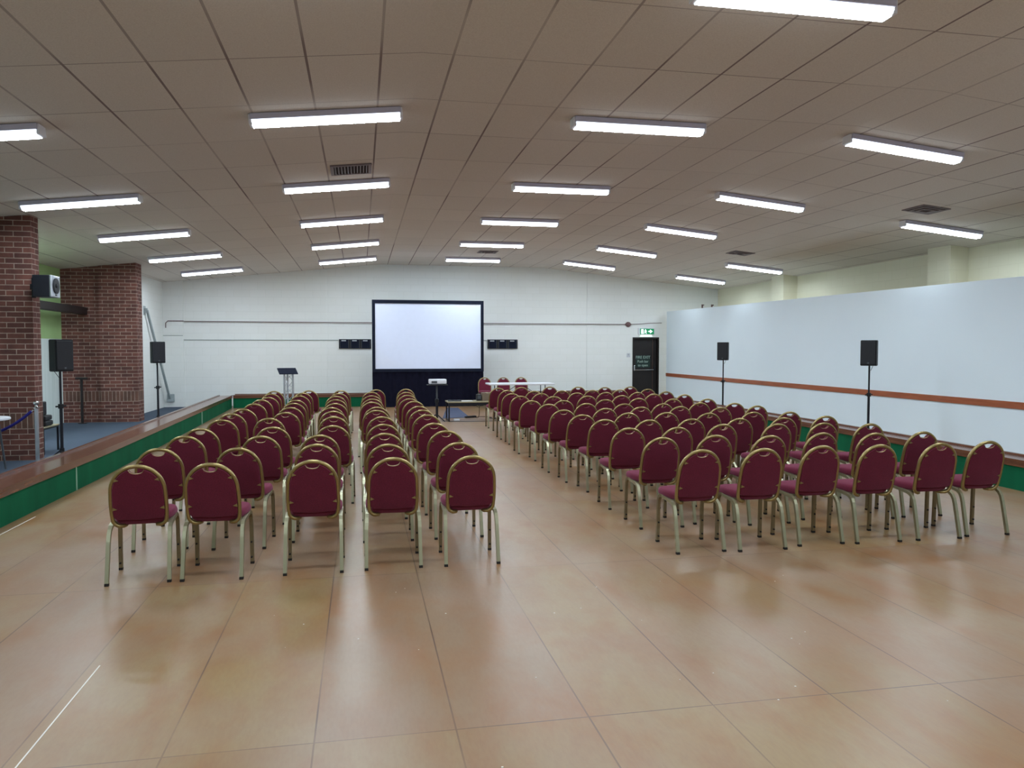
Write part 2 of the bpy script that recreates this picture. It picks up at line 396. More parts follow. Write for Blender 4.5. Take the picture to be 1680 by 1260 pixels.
# ------------------------------------------------------------------ ceiling lights
def make_light():
    root = empty('ceiling_light')
    b = MB(); b.box(-.77,.77,-.095,.095,-.06,0,.006); b.build('lamp_body', M['lamp_body'], root)
    L = M['lamp_glow'] = simple('lit_diffuser', srgb(250,250,255), .5, emit=LAMP_COLOR+(1,), es=LAMP_STRENGTH, var=.01)
    d = MB(); prof = [(-.084,-.056),(-.084,-.078),(-.052,-.114),(.052,-.114),(.084,-.078),(.084,-.056)]
    d.prism(prof, lambda y, z: (-.755, y, z), lambda y, z: (.755, y, z)); do = d.build('diffuser', L, root)
    # edge and shoulder faces emit weakly, set so to keep glow off the ceiling
    L2 = simple('diffuser_edge', srgb(250,250,255), .5, emit=LAMP_COLOR+(1,), es=2.2, var=.01); do.data.materials.append(L2)
    do.data.materials.append(simple('diffuser_shoulder', srgb(250,250,255), .5, emit=LAMP_COLOR+(1,), es=6, var=.01))
    for p in do.data.polygons:
        if p.normal.z > -.2: p.material_index = 1
        elif p.normal.z > -.9: p.material_index = 2
    for s in (-1, 1):
        e = MB(); e.box(s*.77-.017, s*.77+.017, -.078,.078,-.104,-.004,.004); e.build('end_cap', M['white_plastic'], root)
    return root
lightproto = make_light(); first = [True]
def place_light(x, y, label, rz=0):
    o = lightproto if first[0] else copy_tree(lightproto); first[0] = False
    slope = atan(.1057) if x < .55 else (0 if x < 5.6 else -atan(.1003))
    # (x) centre of the fixture; sloped ceilings tilt it about Y
    z = (ceil_z(x-.4)+ceil_z(x+.4))/2 - .004
    o.location = (x, y, z); o.rotation_euler = (0, -slope, rz)
    o['label'] = label; o['category'] = 'ceiling light'; o['group'] = 'fluorescent battens on the ceiling'
YR = [5.22, 8.42, 11.87, 15.1, 18.42, 21.62]
ordn = ['nearest','second nearest','third nearest','fourth nearest','fifth nearest','farthest']
lines = {'A': (-.33, 'line directly left of the ceiling ridge', YR[1:]), 'B': (-3.83, 'leftmost line, above the blue carpet side', YR[1:]),
         'C': (3.12, 'line just right of the ceiling ridge', YR), 'D': (6.53, 'line above the right block of chairs', YR[1:]),
         'E': (9.98, 'rightmost line, over the white partition', [YR[2], YR[4], YR[5]])}
for key, (x, desc, ys) in lines.items():
    n = len(ys)
    for i, y in enumerate(ys):
        w = ordn[i] if i < n-1 else 'farthest'
        place_light(x, y, 'lit white ceiling batten, %s in the %s' % (w, desc.replace(', above the blue carpet side','').replace(', over the white partition','')), -radians(1.0) if key in 'B' else 0)
# the same lines continue over and behind the camera and light the near floor
for key, (x, desc, ys) in lines.items():
    for y in (1.95, -1.3) + (() if key == 'C' else (5.22,)):
        if key == 'E' : continue
        place_light(x, y, 'lit ceiling batten %s, %s' % ({5.22:'just beyond the top edge',1.95:'overhead of the viewer',-1.3:'behind the viewer'}[y], desc.split(',')[0]))
place_light(-6.25, 15.4, 'added unseen batten in the green alcove, farther one behind the near pier', pi/2)  # added out of view to light the green alcove wall
place_light(-5.72, 14.0, 'added unseen batten in the green alcove, right behind the near brick pier', pi/2)  # second added batten, hidden by the pier, brightens the alcove further

# vents
def vent(x, y, w, d, label, slats=10):
    sl = atan(.1057) if x < .55 else (0 if x < 5.6 else -atan(.1003))
    r = empty('ceiling_vent', (x, y, ceil_z(x)-.002), label=label, cat='vent'); r.rotation_euler = (0, -sl, 0)
    f = MB(); t = .045
    f.box(-w/2,w/2,-d/2,-d/2+t,-.02,0,.003); f.box(-w/2,w/2,d/2-t,d/2,-.02,0,.003)
    f.box(-w/2,-w/2+t,-d/2+t,d/2-t,-.02,0,.003); f.box(w/2-t,w/2,-d/2+t,d/2-t,-.02,0,.003); f.build('frame', M['vent'], r)
    MB().box(-w/2+t,w/2-t,-d/2+t,d/2-t,-.006,-.001).build('duct_opening', M['vent_dark'], r)
    for i in range(slats):
        xx = -w/2+t + (w-2*t)*(i+.5)/slats
        s = MB(); a = .35*(1 if xx > 0 else -1); c, q = .018*sin(a), .018
        s.hexa([(xx-c-.003,-d/2+t,-.022),(xx-c+.003,-d/2+t,-.022),(xx-c+.003,d/2-t,-.022),(xx-c-.003,d/2-t,-.022),
                (xx+c-.003,-d/2+t,-.007),(xx+c+.003,-d/2+t,-.007),(xx+c+.003,d/2-t,-.007),(xx+c-.003,d/2-t,-.007)])
        s.build('slat', M['vent'], r)
vent(-.11, 11.08, .56, .56, 'slatted dark ceiling vent between the two nearest lights left of the ridge', 11)
def diffuser_vent(x, y, w, label):
    sl = 0 if x < 5.6 else -atan(.1003)
    r = empty('ceiling_vent', (x, y, ceil_z(x)-.002), label=label, cat='vent'); r.rotation_euler = (0, -sl, 0)
    for i, k in enumerate((1, .72, .44)):
        f = MB(); a = w/2*k; t = .035; z0 = -.012-.008*i
        f.box(-a,a,-a,-a+t,z0,0); f.box(-a,a,a-t,a,z0,0); f.box(-a,-a+t,-a+t,a-t,z0,0); f.box(a-t,a,-a+t,a-t,z0,0)
        f.build('louvre_ring' if i else 'frame', M['vent'], r)
    MB().box(-w/2+.03,w/2-.03,-w/2+.03,w/2-.03,-.005,-.001).build('duct_opening', M['vent_mid'], r)
diffuser_vent(8.95, 11.0, .5, 'square sooty ceiling diffuser above the right partition, nearest on the right')
diffuser_vent(8.80, 16.9, .5, 'small dark square ceiling diffuser over the far part of the right partition')
diffuser_vent(3.32, 20.28, .5, 'small dark square ceiling diffuser above the projection screen')

# ------------------------------------------------------------------ chairs
def arch_y(z): return -.100 - (z-.39)*.235
def make_chair_meshes():
    me = {}
    # arched tube frame, closed under the seat
    pts = []
    hw, zs, rb = .180, .655, .055
    for i in range(1, 6): a = -pi/2 + (pi/2)*i/6; pts.append((hw-rb+rb*cos(a), .400+rb+rb*sin(a)))
    for i in range(5): pts.append((hw+.004*sin(pi*i/4), .400+rb+(zs-.4-rb)*i/4))
    for i in range(1, 20): a = pi*i/20; pts.append((hw*cos(a), zs+.192*sin(a)**.96))
    for i in range(5): pts.append((-hw-.004*sin(pi*i/4), zs-(zs-.4-rb)*i/4))
    for i in range(1, 6): a = pi + (pi/2)*i/6; pts.append((-hw+rb+rb*cos(a), .400+rb+rb*sin(a)))
    m = MB(); P3 = [(x, arch_y(z), z) for x, z in pts]
    ya_ = arch_y(.4); P3 = [(hw-rb-.02, ya_+.06, .398), (hw-rb-.012, ya_+.02, .3985)] + P3 + [(-hw+rb+.012, ya_+.02, .3985), (-hw+rb+.02, ya_+.06, .398)]
    m.tube(P3, .0146, 10); me['back_frame'] = m.mesh('back_frame', M['gold'], True)
    # padded back panel with a scooped hand hole at the top
    out = []; w = .171; zb = .452
    out += [(-w+.02, zb), (0, zb-.008), (w-.02, zb), (w, zb+.02), (w+.003, .56), (w, zs)]
    arc = []
    for i in range(0, 25): a = pi*i/24; arc.append((w*cos(a), zs+.178*sin(a)))
    right = [p for p in arc if p[0] > .058][1:]; left = [p for p in arc if p[0] < -.058][:-1]
    notch = [(.054 - .108*i/10, 0) for i in range(11)]
    ztop = zs + .178*math.sqrt(1-(.054/w)**2)
    notch = [(x, ztop - .030*(1-(x/.054)**2)**.5 if abs(x) < .0539 else ztop) for x, _ in notch]
    out += right + notch + left + [(-w, zs), (-w-.003, .56), (-w, zb+.02)]
    m = MB()
    cxp, czp = 0, .64
    def lay(sx, dy):
        return [m.bm.verts.new((x*sx, arch_y(z)+dy, czp+(z-czp)*(1-(1-sx)*.9))) for x, z in out]
    L = [lay(.965,-.018), lay(1.0,-.010), lay(1.0,.012), lay(.95,.030)]
    for A, B in zip(L, L[1:]):
        n = len(A)
        for i in range(n): m.bm.faces.new((A[i], A[(i+1)%n], B[(i+1)%n], B[i]))
    for R, s in ((L[0], -.001), (L[-1], .006)):
        f = m.bm.faces.new(R if R is L[-1] else R[::-1])
        bmesh.ops.triangulate(m.bm, faces=[f])
    me['backrest'] = m.mesh('backrest', M['fabric'], True)
    m = MB(); m.tube([(x*1.0, arch_y(z)-.012, z-.003) for x, z in notch], .004, 6); me['handle_trim'] = m.mesh('handle_trim', M['gold'], True)
    # seat
    m = MB()
    def outline(k):
        P = []
        base = [(-.145,-.098),(.145,-.098),(.160,-.085),(.168,-.06),(.192,-.005),(.207,.08),(.206,.19),(.190,.248),(.155,.272),(0,.282),(-.155,.272),(-.190,.248),(-.206,.19),(-.207,.08),(-.192,-.005),(-.168,-.06),(-.160,-.085)]
        for x, y in base: P.append((x*k, .09+(y-.09)*k))
        return P
    lv = [(.86,.404),(.90,.412),(.985,.428),(1.0,.440),(.998,.458),(.965,.474),(.88,.483),(.6,.490)]
    rings = [[m.bm.verts.new((x, y, z)) for x, y in outline(k)] for k, z in lv]
    for A, B in zip(rings, rings[1:]):
        n = len(A)
        for i in range(n): m.bm.faces.new((A[i], A[(i+1)%n], B[(i+1)%n], B[i]))
    m.bm.faces.new(rings[0][::-1]); m.bm.faces.new(rings[-1]); me['seat'] = m.mesh('seat', M['fabric'], True)
    for s in (-1, 1):
        m = MB(); P = [(.206,-.212,.018),(.2035,-.150,.300),(.2025,-.136,.345),(.201,-.115,.377),(.2,-.085,.396),(.199,-.05,.404)]
        m.tube([(s*x, y, z) for x, y, z in P], .0143, square=True); me['rear%d' % s] = m.mesh('leg', M['legmetal'])
        m = MB(); P = [(.206,.212,.018),(.2035,.204,.33),(.2025,.198,.375),(.201,.182,.405),(.2,.155,.420),(.199,.12,.421)]
        m.tube([(s*x, y, z) for x, y, z in P], .0143, square=True); me['front%d' % s] = m.mesh('leg', M['goldleg'])
        m = MB(); m.tube([(s*.199,-.052,.404),(s*.199,.035,.413),(s*.199,.122,.421)], .0143, square=True)
        m.box(min(s*.150,s*.195), max(s*.150,s*.195), -.06,.16, .406,.4175)
        me['rail%d' % s] = m.mesh('side_rail', M['legmetal'])
        for (z, k) in ((.750, 0), (.535, 1)):
            m = MB(); hx = .168*math.sqrt(max(0, 1-((z-zs)/.192)**2)) if z > zs else .170
            y = arch_y(z)-.019
            tri = [(s*hx, z+.012), (s*(hx-.028), z-.004), (s*(hx+.004), z-.012)]
            m.prism(tri, lambda x, zz: (x, y-.004, zz), lambda x, zz: (x, y+.005, zz)); me['bracket%d%d' % (s, k)] = m.mesh('bracket', M['gold'])
    m = MB(); m.tube([(0,0,0),(0,0,.018)], .0150, square=True); me['foot_cap'] = m.mesh('foot_cap', M['black_rubber'])
    m = MB(); m.tube([(0,0,0),(0,-.012,0)], .0075, 8); me['bumper'] = m.mesh('bumper', M['black_rubber'])
    return me
CM = make_chair_meshes()
def link(name, me, parent, loc=None):
    o = bpy.data.objects.new(name, me); COL.objects.link(o); o.parent = parent
    if loc: o.location = loc
    return o
def chair(x, y, rz, label, group, detail=True):
    r = empty('banquet_chair', (x, y, 0), rz, label, 'chair', group)
    for n in ('seat', 'backrest', 'back_frame'): link(n, CM[n], r)
    if detail: link('handle_trim', CM['handle_trim'], r)
    for s in (-1, 1):
        link('side_rail', CM['rail%d' % s], r)
        a = link('leg', CM['rear%d' % s], r); link('foot_cap', CM['foot_cap'], a, (s*.206,-.2125,0))
        b = link('leg', CM['front%d' % s], r); link('foot_cap', CM['foot_cap'], b, (s*.206,.2125,0))
        if detail:
            for z in (.055, .175): link('bumper', CM['bumper'], b, (s*.2052, .198, z))
            for k in (0, 1): link('bracket', CM['bracket%d%d' % (s, k)], r)
    return r
LEFT = [[(-1.59,5.87),(-1.67,6.82),(-1.65,7.76),(-1.64,8.46),(-1.61,9.49),(-1.63,10.36),(-1.60,11.11),(-1.59,12.17),(-1.60,13.12),(-1.57,13.77),(-1.63,14.84),(-1.68,15.76)],
[(-1.065,5.86),(-1.00,6.73),(-.94,7.62),(-.93,8.48),(-1.08,9.59),(-.97,10.43),(-.99,11.31),(-1.02,12.19),(-1.04,12.92),(-1.07,14.12),(-1.09,15.02),(-1.02,15.89)],
[(-.36,5.88),(-.38,6.87),(-.39,7.60),(-.30,8.52),(-.33,9.65),(-.37,10.51),(-.41,11.18),(-.39,12.01),(-.41,12.95),(-.43,13.86),(-.41,14.74),(-.39,15.76)],
[(.235,5.90),(.23,6.75),(.22,7.63),(.24,8.56),(.25,9.53),(.20,10.57),(.22,11.13),(.17,12.19),(.18,12.99),(.18,13.93),(.20,15.06),(.30,15.96)],
[(.84,5.89),(.84,6.76),(.84,7.77),(.80,8.58),(.81,9.70),(.82,10.49),(.82,11.18),(.82,12.27),(.80,12.94),(.82,13.93),(.86,14.91),(.91,16.07)]]
RIGHT = [[(2.74,5.88),(3.28,5.85),(3.86,5.92),(4.40,5.89),(5.00,5.89),(5.53,5.93)],
[(2.76,6.77),(3.34,6.86),(3.83,6.72),(4.46,6.84),(4.97,6.72),(5.52,6.74)],
[(2.76,7.66),(3.28,7.63),(3.90,7.84),(4.52,7.78),(5.09,7.77),(5.54,7.58)],
[(2.81,8.65),(3.30,8.50),(3.85,8.53),(4.43,8.47),(5.02,8.47),(5.65,8.57)],
[(2.74,9.33),(3.39,9.48),(3.92,9.46),(4.42,9.27),(5.06,9.29),(5.55,9.24)],
[(2.71,10.14),(3.35,10.28),(3.93,10.44),(4.52,10.43),(5.00,10.12),(5.68,10.33)],
[(2.77,11.24),(3.37,11.28),(3.91,11.09),(4.49,11.00),(5.14,11.10),(5.63,10.91)],
[(2.69,12.06),(3.21,12.02),(3.94,12.09),(4.58,12.28),(5.09,12.02),(5.66,11.92)],
[(2.77,13.29),(3.31,13.07),(3.94,13.11),(4.57,13.11),(5.30,13.41),(5.79,13.15)],
[(2.76,14.08),(3.31,14.03),(4.02,14.09),(4.61,14.12),(5.20,14.00),(5.84,14.14)],
[(2.88,15.19),(3.36,14.86),(3.94,14.89),(4.59,14.94),(5.21,15.01),(5.84,15.11)],
[(2.87,16.14),(3.42,16.36),(4.08,16.45),(4.69,16.32),(5.21,16.02),(5.85,16.18)]]
rown = ['nearest','second','third','fourth','fifth','sixth','seventh','eighth','ninth','tenth','eleventh','farthest']
lcol = ['outermost seat on the far left','second seat from the left','middle seat','second seat from the aisle','aisle seat']
rcol = ['aisle seat','second seat from the aisle','third seat from the aisle','third seat from the right end','second seat from the right end','outermost seat on the far right']
JL = {(0,0): -.07, (1,0): -.05, (2,0): .0, (0,1): -.06, (1,1): -.08, (3,0): 0}
DY = .205
for c, colm in enumerate(LEFT):
    for r_, (x, y) in enumerate(colm):
        rz = JL.get((c, r_), random.uniform(-.035, .035)) if c != 0 or r_ > 1 else .06
        chair(x, y+DY, rz, 'burgundy chair with arched gold frame, left block, %s row, %s' % (rown[r_], lcol[c]), 'chairs of the left block', r_ < 6)
for r_, row in enumerate(RIGHT):
    for c, (x, y) in enumerate(row):
        rz = random.uniform(-.03, .03) + (-.03 if c > 3 else 0)
        chair(x, y+DY, rz, 'burgundy chair with arched gold frame, right block, %s row, %s' % (rown[r_], rcol[c]), 'chairs of the right block', r_ < 6)
for x, w in ((3.53,'leftmost, beside the screen edge'),(4.09,'the middle one'),(4.62,'rightmost of the three')):
    chair(x, 22.0, pi+random.uniform(-.03,.03), 'burgundy chair facing us behind the white folding table, %s' % w, 'chairs behind the white table', False)

# ------------------------------------------------------------------ projection screen
r = empty('projection_screen', (1.94,22.5,0), label='large white projection screen in a black border with black skirt below', cat='projection screen')
x0,x1 = -1.615, 1.62
f = MB(); f.box(x0,x1,-.03,.03,3.0,3.10,.004); f.box(x0,x1,-.03,.03,1.02,1.115,.004); f.box(x0,x0+.085,-.03,.03,1.115,3.0,.004); f.box(x1-.085,x1,-.03,.03,1.115,3.0,.004)
f.build('screen_border', M['frame_blk'], r)
MB().box(x0+.08,x1-.08,-.008,.008,1.11,3.005).build('screen_surface', M['screen_cloth'], r)
m = MB(); n = 120
A = []; 
for i in range(n+1):
    xx = x0 + (x1-x0)*i/n; yy = .015*sin(i*.9)+.008*sin(i*.37+1)
    A.append((xx, yy))
fr = [(x,y) for x,y in A]; bk = [(x,y+.012) for x,y in A][::-1]
m.prism(fr+bk, lambda x,y: (x,y,.01), lambda x,y: (x,y,1.03)); m.build('skirt_drape', M['dark_cloth'], r, smooth=True)
for s in (x0+.12, x1-.12): MB().box(s-.03,s+.03,-.02,.35,0,.03,.004).box(s-.02,s+.02,.045,.075,0,2.9).build('support_leg', M['black_metal'], r)

# projector, its stand, its beam
st = empty('projector_stand', (1.74,18.0,0), label='black pedestal stand with a tray carrying the white projector', cat='stand')
MB().tube([(0,0,.05),(0,0,.50)], .03, 12).build('lower_pole', M['black_metal'], st, smooth=True)
MB().tube([(0,0,.45),(0,0,.84)], .02, 12).build('upper_pole', M['grey_edge'], st, smooth=True)
MB().box(-.23,.24,-.17,.17,.84,.858,.004).build('tray', M['black_plastic'], st)
MB().lathe([(.045,.44),(.045,.52)], n=14).build('clamp_collar', M['black_plastic'], st)
for a in (1.05, 3.14, 5.24):
    MB().tube([(0,0,.16),(.12*cos(a),.12*sin(a),.10),(.30*cos(a),.30*sin(a),.014)], .014, 8).build('leg', M['black_metal'], st)
pj = empty('projector', (1.755,18.0,.858), label='white projector standing on the black pedestal in front of the screen', cat='projector')
MB().box(-.2,.2,-.14,.14,.012,.125,.022,3).build('casing', M['white_plastic'], pj, smooth=True)
MB().box(-.15,-.02,-.146,-.138,.035,.085,.003).build('connector_panel', M['grey_edge'], pj)
MB().lathe([(.035,0),(.035,.03),(.028,.034)], (.09,.13,.07), 16, Matrix.Rotation(-pi/2,4,'X')).build('lens', M['black_plastic'], pj, smooth=True)
for sx in (-.15,.15): MB().lathe([(.015,0),(.015,.014)], (sx,-.09,0), 10).build('foot', M['black_rubber'], pj)
sl = bpy.data.lights.new('projector_beam','SPOT'); sl.energy = 62; sl.color = (.42,.62,1); sl.spot_size = radians(38); sl.spot_blend = .05; sl.use_square = True; sl.shadow_soft_size = .02
so = bpy.data.objects.new('projector_beam', sl); COL.objects.link(so); so.parent = pj
tgt = Vector((1.94,22.5,2.06)); src = Vector((1.845,18.19,.93)); dv = (tgt-src)
so.location = (src - Vector((1.755,18.0,.858))); so.rotation_euler = dv.to_track_quat('-Z','Y').to_euler()
# square beam of the screen's own proportions
hwid = 1.60/dv.length; hhei = .98/dv.length
sl.spot_size = 2*atan(hwid)*1.0; so.scale = (1, hhei/hwid, 1)

# low desk beside the projector with a box on it
d = empty('low_desk', (2.58,18.05,0), label='low dark desk with a pale edged top beside the projector stand', cat='desk')
MB().box(-.61,.61,-.3,.3,.435,.46,.003).build('desk_top', M['table_edge'], d)
MB().box(-.58,.58,-.28,-.26,.37,.434).build('apron', M['black_metal'], d)
for sx in (-.58,.58):
    for sy in (-.27,.27): MB().box(sx-.016,sx+.016,sy-.016,sy+.016,0,.435).build('leg', M['black_metal'], d)
for sx in (-.58,.58): MB().box(sx-.012,sx+.012,-.254,.254,.02,.045).build('foot_bar', M['black_metal'], d)
bx = empty('cardboard_box', (2.93,18.1,.46), label='small grey brown cardboard box standing on the low desk', cat='box')
MB().box(-.12,.14,-.12,.12,0,.19,.003).build('box_body', M['cardboard'], bx); MB().box(-.02,.04,-.1215,.1215,.17,.1915).build('tape', M['table_edge'], bx)
sp_ = empty('black_equipment_box', (2.735,18.05,.46), label='small black equipment box left of the cardboard box on the low desk', cat='box')
MB().box(-.055,.05,-.09,.09,0.006,.15,.006).build('casing', M['black_plastic'], sp_); MB().box(-.04,.035,-.093,-.089,.05,.13).build('front_panel', M['grey_edge'], sp_)
lp = empty('laptop', (2.16,18.05,.46), -.1, 'closed dark laptop lying on the left end of the low desk', 'laptop')
MB().box(-.16,.16,-.11,.11,0,.012,.003).build('base', M['grey_edge'], lp); MB().box(-.16,.16,-.11,.11,.0125,.02,.003).build('lid', M['black_plastic'], lp)
MB().box(-.13,.13,-.1,.1,0,.006).build('papers', M['label_white'], label='pale sheets of paper lying in the middle of the low desk', cat='paper', loc=(2.45,18.0,.46))
m = MB(); m.hexa([(1.93,18.6,0),(2.62,18.75,0),(2.72,21.9,0),(2.40,21.95,0),(1.93,18.6,.008),(2.62,18.75,.008),(2.72,21.9,.008),(2.40,21.95,.008)])
m.build('floor_mat', M['mat_grey'], label='narrow blue grey mat on the floor between desk and screen', cat='mat')
pb = empty('power_strip', (2.62,18.62,.008), .5, 'black power strip among cables on the floor behind the low desk', 'power strip')
MB().box(-.16,.16,-.03,.03,0,.045,.006).build('casing', M['black_plastic'], pb)
for i in range(3): MB().box(-.11+.09*i,-.05+.09*i,-.02,.02,.045,.05).build('socket', M['grey_edge'], pb)
MB().box(-.07,.07,-.045,.045,0,.045,.01).build('power_adapter', M['white_plastic'], label='white power adapter lying on the floor below the low desk', cat='adapter', loc=(2.2,17.98,0))
def cable(pts, mat, label, r=.006):
    # smooth the polyline
    P = [Vector(p) for p in pts]
    for _ in range(3):
        Q = [P[0]]
        for a, b in zip(P, P[1:]): Q += [a*.75+b*.25, a*.25+b*.75]
        Q.append(P[-1]); P = Q
    MB().tube(P, r, 6).build('cable', mat, label=label, cat='cable')
cable([(2.60,18.2,.470),(2.80,18.37,.472),(2.80,18.385,.3),(2.81,18.45,.02),(2.74,18.60,.012),(2.72,18.72,.03)], M['black_rubber'], 'thin black cable hanging off the back of the low desk')
cable([(2.75,18.8,.012),(3.0,18.9,.008),(3.2,18.6,.008),(3.0,18.45,.008),(3.3,18.2,.008),(3.75,18.6,.008)], M['black_rubber'], 'black cable looping on the floor to the right of the power strip')
cable([(1.85,17.9,.008),(2.1,17.75,.008),(2.5,17.6,.008),(3.2,17.7,.008),(3.7,17.5,.008)], M['grey_edge'], 'grey cable running over the floor in front of the low desk')

# white folding table
t = empty('folding_table', (4.335,20.98,0), -.01, 'long white plastic folding table with black legs at the far end, right of the screen', 'table')
MB().box(-.915,.915,-.38,.38,.70,.745,.014,3).build('table_top', M['white_plastic'], t, smooth=True)
for s in (-1,1):
    l = MB(); l.tube([(s*.66,-.28,.70),(s*.66,-.30,.02)], .013, 8); l.build('leg', M['black_metal'], t)
    l = MB(); l.tube([(s*.66,.28,.70),(s*.66,.30,.02)], .013, 8); l.build('leg', M['black_metal'], t)
    MB().tube([(s*.66,-.29,.30),(s*.66,.29,.30)], .01, 8).build('cross_bar', M['black_metal'], t)
    MB().tube([(s*.08,0,.69),(s*.65,0,.31)], .008, 8).build('brace', M['black_metal'], t)
    MB().tube([(s*.66,-.36,.014),(s*.66,.36,.014)], .014, 8).build('foot_bar', M['black_metal'], t)

# truss lectern
l = empty('lectern', (-1.75,19.5,0), .25, 'silver truss lectern with a sloping dark top beyond the left block', 'lectern')
m = MB(); m.hexa([(-.24,-.26,1.075),(.2,-.26,1.075),(.2,.1,1.205),(-.24,.1,1.205),(-.24,-.265,1.09),(.2,-.265,1.09),(.2,.095,1.222),(-.24,.095,1.222)]); m.build('reading_top', M['frame_blk'], l)
for (x,y) in ((-.1,-.1),(.1,-.1),(0,.06)):
    MB().tube([(x,y,.012),(x,y,1.13 if y<0 else 1.19)], .024, 12).build('truss_tube', M['silver'], l, smooth=True)
m = MB(); N = 6
for (a,b) in (((-.1,-.1),(.1,-.1)),((.1,-.1),(0,.06)),((0,.06),(-.1,-.1))):
    for i in range(N):
        p, q = (a,b) if i%2 else (b,a)
        m.tube([(p[0],p[1],.06+i*.17),(q[0],q[1],.06+(i+1)*.17)], .007, 6)
m.build('lattice', M['silver'], l)
MB().box(-.26,.26,-.24,.2,0,.014,.003).build('base_plate', M['silver'], l)

# ------------------------------------------------------------------ loudspeakers on stands
def spk(x, y, rz, zb, label, slabel, group_i):
    s = empty('speaker_stand', (x,y,0), 0, slabel, 'speaker stand')
    MB().tube([(0,0,.10),(0,0,.92)], .020, 12).build('lower_pole', M['black_metal'], s, smooth=True)
    MB().tube([(0,0,.90),(0,0,zb)], .0145, 12).build('upper_pole', M['black_metal'], s, smooth=True)
    MB().lathe([(.034,.89),(.034,.95)], n=14).build('collar', M['black_plastic'], s, smooth=True)
    MB().tube([(-.065,0,.915),(.065,0,.925)], .011, 8).build('clamp_knob', M['black_plastic'], s)
    MB().lathe([(.03,.30),(.03,.36)], n=14).build('hub', M['black_plastic'], s)
    for k in range(3):
        a = [(1.4,-1.4,pi),(pi-1.4,pi+1.4,0)][group_i > 1][k]
        lg = MB(); lg.tube([(.02*cos(a),.02*sin(a),.33),(.40*cos(a),.40*sin(a),.022)], .010, 8); L = lg.build('leg', M['black_metal'], s)
        MB().lathe([(.018,0),(.018,.03)], (.40*cos(a),.40*sin(a),0), 10).build('rubber_foot', M['black_rubber'], L)
        MB().tube([(.02*cos(a),.02*sin(a),.12),(.2*cos(a),.2*sin(a),.17)], .006, 6).build('strut', M['black_metal'], s)
    b = empty('loudspeaker', (x,y,zb), rz, label, 'loudspeaker')
    H = .425; w, d = .125, .105
    m = MB(); poly = [(-w,-d),(w,-d),(w,d*.3),(w*.62,d),(-w*.62,d),(-w,d*.3)]
    poly = [(px,py) for px,py in poly]
    m.prism(poly, lambda px,py:(px,py,.0), lambda px,py:(px,py,H))
    bmesh.ops.bevel(m.bm, geom=m.bm.edges[:], offset=.008, segments=2, affect='EDGES'); m.build('cabinet', M['black_plastic'], b)
    MB().box(-w+.012,w-.012,-d-.010,-d+.004,.018,H-.018,.008,2).build('grille', M['spk_grille'], b)
    MB().box(-.014,.014,-d-.0125,-d-.008,.035,.058,.001).build('badge', M['grey_edge'], b)
    MB().tube([(.02,d*.9,.06),(.03,d+.06,.0),(.015,.05,-.08)], .004, 6).build('signal_lead', M['black_rubber'], b)
    return b
k = NT('speaker_grille'); g = k.coord(); nz = k.noise(g, 300, 1)
k.l(k.ramp(nz, [(.4, srgb(10,12,18)), (.6, srgb(26,28,36))]), k.b.inputs['Base Color']); k.b.inputs['Roughness'].default_value = .6; M['spk_grille'] = k.m
spk(-3.93,11.22,.93,1.385,'black loudspeaker on the nearer stand at the left, in front of the brick pier','black tripod stand carrying the nearer left loudspeaker, beside the low table',0)
spk(-3.985,16.45,.56,1.405,'black loudspeaker on the farther stand at the left, before the white wall','black tripod stand carrying the farther left loudspeaker, on the carpet beyond',1)
spk(8.35,11.5,-.80,1.405,'black loudspeaker on the nearer stand in front of the white partition','black tripod stand carrying the nearer right loudspeaker, behind the barrier',2)
spk(8.45,17.0,-.68,1.42,'black loudspeaker on the farther stand in front of the white partition','black tripod stand carrying the farther right loudspeaker, behind the barrier',3)

# loudspeaker on the brick pier
w = empty('wall_loudspeaker', (-4.575,12.615,2.45), label='dark blue loudspeaker with silver front bracketed to the near brick pier', cat='loudspeaker')
MB().box(-.13,.10,-.165,.165,0,.32,.008).build('cabinet', M['black_metal'], w)
MB().box(.10,.13,-.165,.165,.0,.32,.01).build('front_baffle', M['silver'], w)
Rm = Matrix.Rotation(pi/2,4,'Y')
MB().lathe([(.115,0),(.118,.012),(.10,.018),(.03,.006),(.0301,.02),(.012,.028)], (.13,0,.17), 24, Rm).build('speaker_cone', M['black_plastic'], w, smooth=True)
MB().box(.129,.134,-.03,.03,.025,.045).build('badge', M['black_plastic'], w)
MB().box(-.245,-.12,.06,.16,.12,.20,.004).box(-.26,-.20,.158,.169,.0,.30).build('bracket', M['black_metal'], w)

# ------------------------------------------------------------------ left side bits
rp = empty('rope_post', (-4.6,12.2,0), label='chrome barrier post with ball top holding the blue rope', cat='barrier post')
MB().lathe([(.15,0),(.15,.012),(.05,.03),(.026,.045)], n=24).build('base', M['chrome'], rp, smooth=True)
MB().lathe([(.026,.04),(.026,.83)], n=16).build('post', M['silver'], rp, smooth=True)
MB().lathe([(.045,.83),(.045,.842),(.02,.855),(.016,.87),(.034,.885),(.04,.905),(.034,.925),(.014,.938)], n=16).build('finial', M['chrome'], rp, smooth=True)
MB().tube([(-.02,0,.80),(-.05,0,.80),(-.055,0,.78)], .008, 8).build('hook', M['chrome'], rp)
P = []
for i in range(17):
    u = i/16; P.append((-4.665-1.45*u, 12.2, .785 - 4*.34*u*(1-u)))
MB().tube(P, .02, 10).build('barrier_rope', M['blue_rope'], label='sagging dark blue rope hung from the chrome post', cat='rope', smooth=True)
rp2 = copy_tree(rp); rp2.location = (-6.18,12.2,0); rp2.rotation_euler = (0,0,pi); rp2['label'] = 'second chrome barrier post at the left end of the blue rope, beyond the picture edge'
rt_ = empty('round_table', (-5.1,11.72,0), label='small white round table at the left picture edge in front of the brick pier', cat='table')
